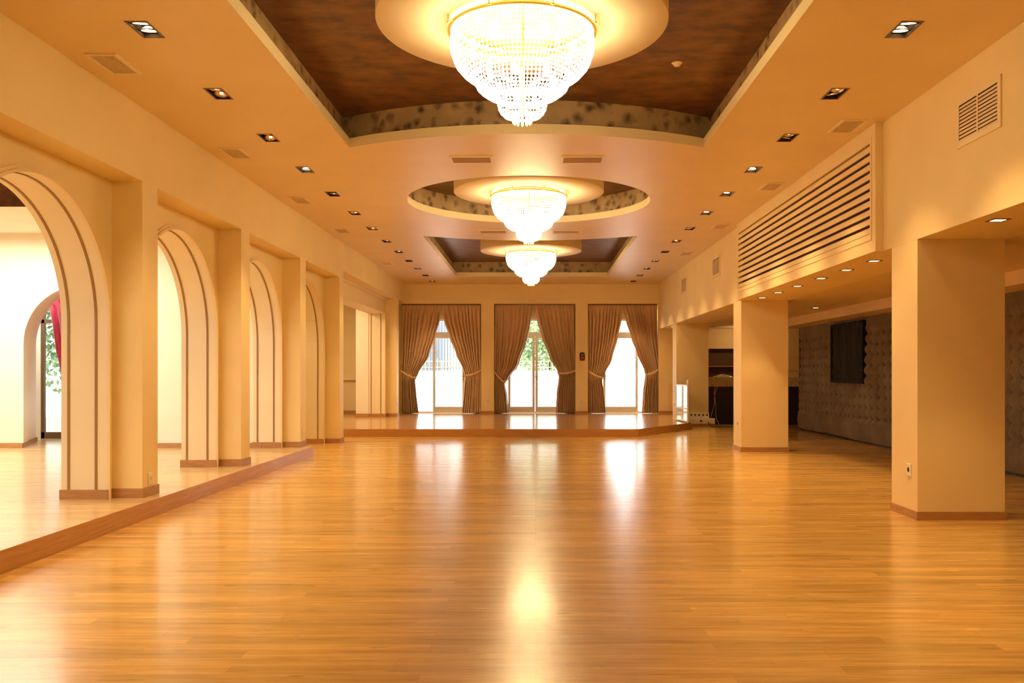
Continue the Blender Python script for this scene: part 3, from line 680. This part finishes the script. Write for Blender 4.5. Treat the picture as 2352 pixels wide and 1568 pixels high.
# ------------------------------------------------------------------ drapes
def lerp_table(T_, z):
    if z >= T_[0][0]: return T_[0][1]
    for (z0, a), (z1, b) in zip(T_, T_[1:]):
        if z >= z1:
            t = (z0 - z) / (z0 - z1); t = t * t * (3 - 2 * t) * .5 + t * .5; return a + (b - a) * t
    return T_[-1][1]
def drape(name, xo, inner, tie, label, group, m='drape', y=26.93, ztop=3.535, zbot=.19, pl=10, amp=.075, seed=0, outer=None, parentcat='curtain'):
    t = empty(name, (xo, y, zbot), label, parentcat, group); sgn = 1 if inner[0][1] > xo else -1
    r_ = random.Random(seed); ph = [r_.uniform(0, 6) for _ in range(4)]
    zt_o, zt_i = tie   # tie-back height at outer and inner edge
    W0 = abs(inner[0][1] - xo)
    nv = 90; nu = 170; g = MB()
    def P(u, v_):
        z = ztop - (ztop - zbot) * v_
        zt_here = zt_o + (zt_i - zt_o) * u
        xi = lerp_table(inner, z); xo_ = xo if not outer else lerp_table(outer, z)
        # pleats crowd towards the tie, spread again below it
        w_ = abs(xi - xo_); f_ = u + .02 * math.sin(u * 9 + ph[0])
        x = xo_ + (xi - xo_) * f_
        k = 2 * PI * pl * u
        hd = max(0, 1 - (ztop - z) / .30)         # pinch-pleat heading
        a_ = amp * (.45 + .55 * min(1, W0 / max(w_, .2) * .6)) * (1 - .55 * hd)
        dist = abs(z - zt_here); cin = math.exp(-(dist / .16) ** 2)
        wave = math.sin(k + .35 * math.sin(z * 1.1 + ph[1]) + ph[2]) + .22 * math.sin(1.6 * k + ph[3])
        if hd > 0: wave = wave * (1 - hd) + hd * (abs(math.sin(k * 1.0)) * 2 - 1)
        yy = a_ * wave * (1 - .45 * cin)
        x += .012 * math.cos(k) * sgn
        return (x - xo, yy, z - zbot)
    g.grid(nu, nv, P); cl = g.build('cloth', m, t)
    cl.modifiers.new('s', 'SOLIDIFY').thickness = .004
    # tie-back: a flat padded band swept round the gathered cloth
    xi_t = lerp_table(inner, zt_i); xi_t += sgn * .02
    n_ = 28; b = MB(); A_ = Vector((-sgn * .02 + 0, 0, zt_o - zbot)); B_ = Vector((xi_t - xo, 0, zt_i - zbot))
    vs = []; 
    for i in range(n_ + 1):
        s_ = i / n_; c_ = A_.lerp(B_, s_); c_.z -= .05 * math.sin(s_ * PI) 
        dep = -(.145) * (math.sin(min(1, s_ * 1.15 + .02) * PI * .86) ** .5 if s_ < .99 else .3)
        hh = .032 + .012 * math.sin(s_ * PI)
        for dz, dy in ((-hh, 0), (-hh * .6, -.016), (hh * .6, -.016), (hh, 0), (0, .008)): vs.append((c_.x, c_.y + dep + dy, c_.z + dz))
    fs = [(i * 5 + k, i * 5 + (k + 1) % 5, (i + 1) * 5 + (k + 1) % 5, (i + 1) * 5 + k) for i in range(n_) for k in range(5)]
    b.add(vs, fs, True); b.build('tieback', m, t)
    return t
S = 2011 / 26.9
def XX(px): return (px - 1230.5) / S
def ZZ(py): return 1.45 + (854.2 - py) / S
def tb(pts): return [(ZZ(y), XX(x)) for x, y in pts]
G = 'brown drapes at the terrace doors'
drape('curtain', XX(922), tb([(1014, 697), (1010, 735), (1000, 770), (985, 815), (960, 858), (953, 872), (956, 905), (961, 948)]), (ZZ(850), ZZ(868)), 'brown pleated drape tied back to the left on the left-hand door', G, seed=1)
drape('curtain', XX(1105), tb([(1015, 697), (1021, 735), (1032, 770), (1048, 812), (1066, 853), (1069, 866), (1066, 905), (1062, 948)]), (ZZ(850), ZZ(862)), 'brown pleated drape tied back to the right on the left-hand door', G, seed=2)
drape('curtain', XX(1134), tb([(1224, 697), (1219, 740), (1210, 780), (1192, 835), (1168, 870), (1159, 880), (1165, 910), (1168, 948)]), (ZZ(850), ZZ(878)), 'brown pleated drape on the middle door with the lowest slanting tie-back', G, seed=3)
drape('curtain', XX(1322), tb([(1226, 697), (1233, 735), (1243, 770), (1262, 820), (1281, 853), (1284, 866), (1279, 905), (1277, 948)]), (ZZ(850), ZZ(856)), 'brown pleated drape tied back to the right on the middle door', G, seed=4)
drape('curtain', XX(1351), tb([(1431, 697), (1426, 735), (1418, 775), (1404, 825), (1386, 862), (1382, 872), (1386, 905), (1390, 948)]), (ZZ(850), ZZ(868)), 'brown pleated drape tied back to the left on the right-hand door', G, seed=5)
drape('curtain', XX(1511), tb([(1432, 697), (1440, 735), (1452, 775), (1467, 815), (1482, 850), (1484, 862), (1479, 905), (1477, 948)]), (ZZ(848), ZZ(860)), 'brown pleated drape beside the right wall on the right-hand door', G, seed=6, outer=[(3.6, XX(1509)), (2.6, XX(1510)), (1.4, XX(1518)), (.1, XX(1518))])
for i, (x0, x1) in enumerate(((-4.12, -1.69), (-1.26, 1.2), (1.61, 3.74))):
    tag(box('curtain_rail', 'shelf_dark', (x0, x1, 26.90, 26.95, 3.505, 3.539)), ['dark rail above the left-hand curtain pair', 'dark rail above the middle curtain pair', 'dark rail above the right-hand curtain pair'][i], 'curtain rail', 'rails above the terrace doors')

# ------------------------------------------------------------------ small wall items
def socket(loc, rot, label, dark=True, w_=.08, h_=.08):
    t = empty('wall_socket', loc, label, 'socket', rot=(0, 0, rot))      # faces local -Y
    box('socket_plate', 'white_plastic', (-w_ / 2, w_ / 2, -.012, 0, -h_ / 2, h_ / 2), t, .004)
    g = MB(); g.add([(.026 * math.cos(a * PI / 8), -.0135, .026 * math.sin(a * PI / 8)) for a in range(16)], [tuple(range(16))]); g.build('socket_well', 'void' if dark else 'grille_metal', t)
    if not dark:
        for s_ in (-.01, .01):
            g = MB(); g.add([(s_ + .004 * math.cos(a * PI / 3), -.0145, .004 * math.sin(a * PI / 3)) for a in range(6)], [tuple(range(6))]); g.build('pin_hole', 'void', t)
    return t
socket((XR, 8.76, .475), -PI / 2, 'square wall socket low on the nearest right pillar', True, .10, .12)
socket((XR, 16.17, .50), -PI / 2, 'square wall socket low on the middle right pillar', True)
socket((XL, 9.06, .35), PI / 2, 'cream wall socket low on the nearest left pier', False, .09, .12)
socket((XL, 15.02, .40), PI / 2, 'cream wall socket low on the left pier at the platform end', False, .09, .12)
socket((XL, 25.33, .55), PI / 2, 'small socket on the last left pier beside the curtains', False)
socket((-1.47, YF, .57), 0, 'small socket on the back wall between the left and middle doors', False)
socket((1.42, YF, .57), 0, 'small socket on the back wall below the red alarm', False)
socket((XR, 23.6, .58), -PI / 2, 'socket on the farthest right pillar above the mirror base', True)
al = empty('fire_alarm', (1.42, YF, 1.80), 'dark oval fire alarm with a red base on the back wall between doors', 'alarm')
g = MB(); g.grid(16, 20, lambda u, v_: ((u - .5) * .16 * (1 - .35 * (2 * v_ - 1) ** 4), -.02 - .06 * math.sin(u * PI) * math.sin(v_ * PI) ** .5, .0 + v_ * .25)); g.build('alarm_body', 'black_plastic', al)
g = MB(); g.lathe([(.055, 0), (.05, .04), (.02, .06), (.001, .062)], (0, 0, 0), 16); o = g.build('alarm_beacon', 'red_plastic', al); o.location = (0, -.04, .07); o.rotation_euler = (PI / 2, 0, 0)
box('alarm_label', 'white_plastic', (-.03, .03, -.088, -.08, .17, .185), al)
box('alarm_back', 'red_plastic', (-.07, .07, -.02, 0, .0, .24), al, .01)
struct(box('trim_1', 'soffit_paint', (4.05, 4.5, YF - .02, YF, .35, 1.1)))

# ------------------------------------------------------------------ side room door, red drape
d = empty('door_4', (-9.3, 16.9, PL), 'brown framed glazed door seen through the nearest arch', 'door'); d['kind'] = 'structure'
g = MB()
for x in (-.24, .75, 1.8): g.box(x, x + .07, -.03, .03, 0, 2.55)
g.box(-.24, 1.87, -.03, .03, 0, .12).box(-.24, 1.87, -.03, .03, 2.22, 2.29).box(-.24, 1.87, -.03, .03, 2.5, 2.58); g.build('door_frame', 'frame_metal', d)
box('glass_pane', 'window_glass', (-.2, 1.8, -.004, .004, .12, 2.5), d)
w = MB(); w.box(-12, -9.53, 16.85, 16.95, 0, H).box(-7.43, -6.9, 16.85, 16.95, 0, H).box(-12, -6.9, 16.85, 16.95, 2.75, H)
w.box(-6.98, -6.9, 15.3, 16.9, 0, H).box(-12, -11.9, 15, 17, 0, H); struct(w.build('wall_side_glazed', 'annex_paint'))
struct(box('ceiling', 'annex_paint', (-12, -6.9, 14.9, 17, 3.3, 3.35)))
tag(box('threshold', 'oak_platform', (-12, -6.98, 15.241, 17, 0, PL)), 'wooden threshold floor between the side room arch and its glazed door', 'threshold')
drape('curtain', -7.25, [(2.9, -9.38), (2.6, -9.25), (2.3, -9.2), (1.9, -9.15), (1.6, -9.08), (1.3, -9.0), (1.1, -8.9), (.9, -8.7), (.2, -8.5)], (1.25, 1.15), 'dark red satin drape in the side room arch', None, m='drape_red', y=16.62, ztop=2.9, zbot=.19, pl=14, amp=.05, seed=9)

# ------------------------------------------------------------------ outside
o = MB(); o.quad((-40, 27.43, .05), (40, 27.43, .05), (40, 80, .05), (-40, 80, .05)); o.quad((-40, 17.02, .05), (-12.1, 17.02, .05), (-12.1, 27.43, .05), (-40, 27.43, .05)); o.quad((-12.1, 17.02, .05), (-7.6, 17.02, .05), (-7.6, 27.43, .05), (-12.1, 27.43, .05))
tag(o.build('terrace', 'terrace'), 'sunlit pale terrace paving outside the glazed doors', 'terrace')
gw = empty('garden_wall', (0, 34, 0), 'low white garden wall topped by a pale metal railing outside the doors', 'garden wall')
box('wall_base', 'render_white', (-12, 12, 0, .25, .05, 1.50), gw)
g = MB()
for i in range(150):
    x = -12 + i * .16; g.box(x, x + .025, .1, .125, 1.5, 2.0 if i % 2 else 1.9)
g.box(-12, 12, .09, .13, 1.62, 1.65).box(-12, 12, .09, .13, 1.86, 1.89); g.build('railing', 'rail_gold', gw)
fn = empty('iron_fence', (-4.2, 36, 0), 'tall grey iron bar fence beyond the left-hand terrace door', 'fence')
g = MB()
for i in range(36):
    x = -1.6 + i * .12; g.box(x, x + .03, 0, .03, .05, 4.6); g.add([(x, 0, 4.6), (x + .03, 0, 4.6), (x + .015, .015, 4.75)], [(0, 1, 2)])
g.build('fence_bars', 'iron', fn); g = MB().box(-1.6, 2.7, -.01, .04, 4.2, 4.26).box(-1.6, 2.7, -.01, .04, 1.6, 1.66); g.build('fence_rail', 'iron', fn)
tag(box('grey_building', 'grey_facade', (-9, -4.45, 39, 46, 0, 9)), 'grey building side behind the iron fence', 'building')
def tree(x, y, h, r, n, label, seed, trunk=True):
    t = empty('tree', (x, y, 0), label, 'tree', 'trees beyond the terrace'); rr = random.Random(seed); g = MB()
    for _ in range(n):
        d_ = Vector((rr.gauss(0, 1), rr.gauss(0, 1), rr.gauss(0, 1))).normalized() * r * rr.random() ** .4; c_ = Vector((d_.x, d_.y * .8, h + d_.z * 1.15))
        if c_.z < .2: c_.z = .2 + rr.random()
        a = Vector((rr.gauss(0, 1), rr.gauss(0, 1), rr.gauss(0, 1))).normalized() * .10; b = a.cross(Vector((rr.gauss(0, 1), rr.gauss(0, 1), rr.gauss(0, 1)))).normalized() * .05
        g.add([c_ - a, c_ + b, c_ + a, c_ - b], [(0, 1, 2, 3)])
    g.build('foliage', 'leaf', t)
    MB().tube([(0, 0, 0), (.05, 0, h * .5), (0, 0, h)], [.12, .09, .04], 8).build('trunk', 'bark', t)
tree(.55, 36.5, 3.1, 1.7, 4200, 'leafy green tree seen through the middle terrace door', 1)
tree(-2.0, 38.5, 3.6, 1.9, 3600, 'leafy tree behind the railing at the left-hand terrace door', 2)
tree(-1.0, 41, 3.6, 1.9, 2600, 'pale tree farther off between the left and middle doors', 3)
tree(-10.6, 22.5, 2.3, 1.7, 4200, 'green tree outside the side room door', 4)
tree(-12.6, 24.5, 3.0, 2.0, 3600, 'second green tree farther back outside the side room door', 5)
tag(box('garden_step', 'render_white', (-12, -8.4, 19.3, 19.6, .05, .45)), 'low white garden step outside the side room door', 'garden step')

# ------------------------------------------------------------------ lights
def light(kind, loc, energy, color, rot=(0, 0, 0), **kw):
    l = bpy.data.lights.new(kind.lower() + '_lamp', kind); l.energy = energy; l.color = color
    for k, v_ in kw.items(): setattr(l, k, v_)
    o = bpy.data.objects.new({'SPOT': 'spot_lamp', 'AREA': 'area_lamp', 'SUN': 'sun', 'POINT': 'point_lamp'}[kind], l); col.objects.link(o); o.location = loc; o.rotation_euler = rot; return o
WARM = (1, .685, .29)
for x, y, z, br in spots:
    light('SPOT', (x, y, z), 165 if br != (0, 0) else 112, WARM, spot_size=math.radians(84), spot_blend=.7, shadow_soft_size=.05)
for x, y in AL + [(5.66, 17.7), (5.66, 11.0), (5.66, 5), (4.0, 4.5), (4.0, 1.5)]:
    light('SPOT', (x, y, BEAM - .03), 27, (1, .62, .22), spot_size=math.radians(70), spot_blend=.4, shadow_soft_size=.04)
light('SPOT', (3.92, 25.0, BEAM - .03), 26, (1, .62, .22), spot_size=math.radians(70), spot_blend=.4, shadow_soft_size=.04)
for y in (1.5, 5.5, 9.5, 13): light('AREA', (-8.4, y, 3.7), 150, (1, .93, .80), shape='RECTANGLE', size=3.5, size_y=2.0)  # added lamps standing in for window daylight in the side room
light('AREA', (-9.2, 16.1, 3.2), 40, (1, .95, .9), shape='RECTANGLE', size=1.8, size_y=.8)
light('AREA', (-5.9, 22.5, 3.6), 90, (1, .74, .40), shape='RECTANGLE', size=1.2, size_y=3)  # added lamp, no fixture, to brighten the space behind the last bay
light('AREA', (-5.9, 17.2, 3.6), 40, (1, .74, .40), shape='RECTANGLE', size=1.2, size_y=2)
light('POINT', (6.0, 25.2, 2.5), 10, (1, .65, .3), shadow_soft_size=.1)
light('SUN', (0, 40, 20), 7.5, (1, .96, .9), rot=(math.radians(28), math.radians(22), 0), angle=.01)
W = bpy.data.worlds.new('world'); bpy.context.scene.world = W; W.use_nodes = True
bg = W.node_tree.nodes['Background']; bg.inputs[0].default_value = (.93, .97, 1, 1); bg.inputs[1].default_value = 3.4

# ------------------------------------------------------------------ camera
cam = bpy.data.cameras.new('camera'); cam.sensor_width = 36; cam.lens = 2011 / 2352 * 36; cam.shift_x = -(1230.5 - 1176) / 2352; cam.shift_y = (854.2 - 784) / 2352
cam.clip_end = 200
co = bpy.data.objects.new('camera', cam); col.objects.link(co); co.location = (0, 0, 1.45); co.rotation_euler = (PI / 2, 0, 0)
bpy.context.scene.camera = co
sc = bpy.context.scene
sc.view_settings.view_transform = 'Standard'; sc.view_settings.look = 'None'; sc.view_settings.exposure = .4; sc.view_settings.gamma = 1
sc.cycles.max_bounces = 6; sc.cycles.diffuse_bounces = 4; sc.cycles.glossy_bounces = 3; sc.cycles.sample_clamp_indirect = 6; sc.cycles.caustics_reflective = False; sc.cycles.caustics_refractive = False
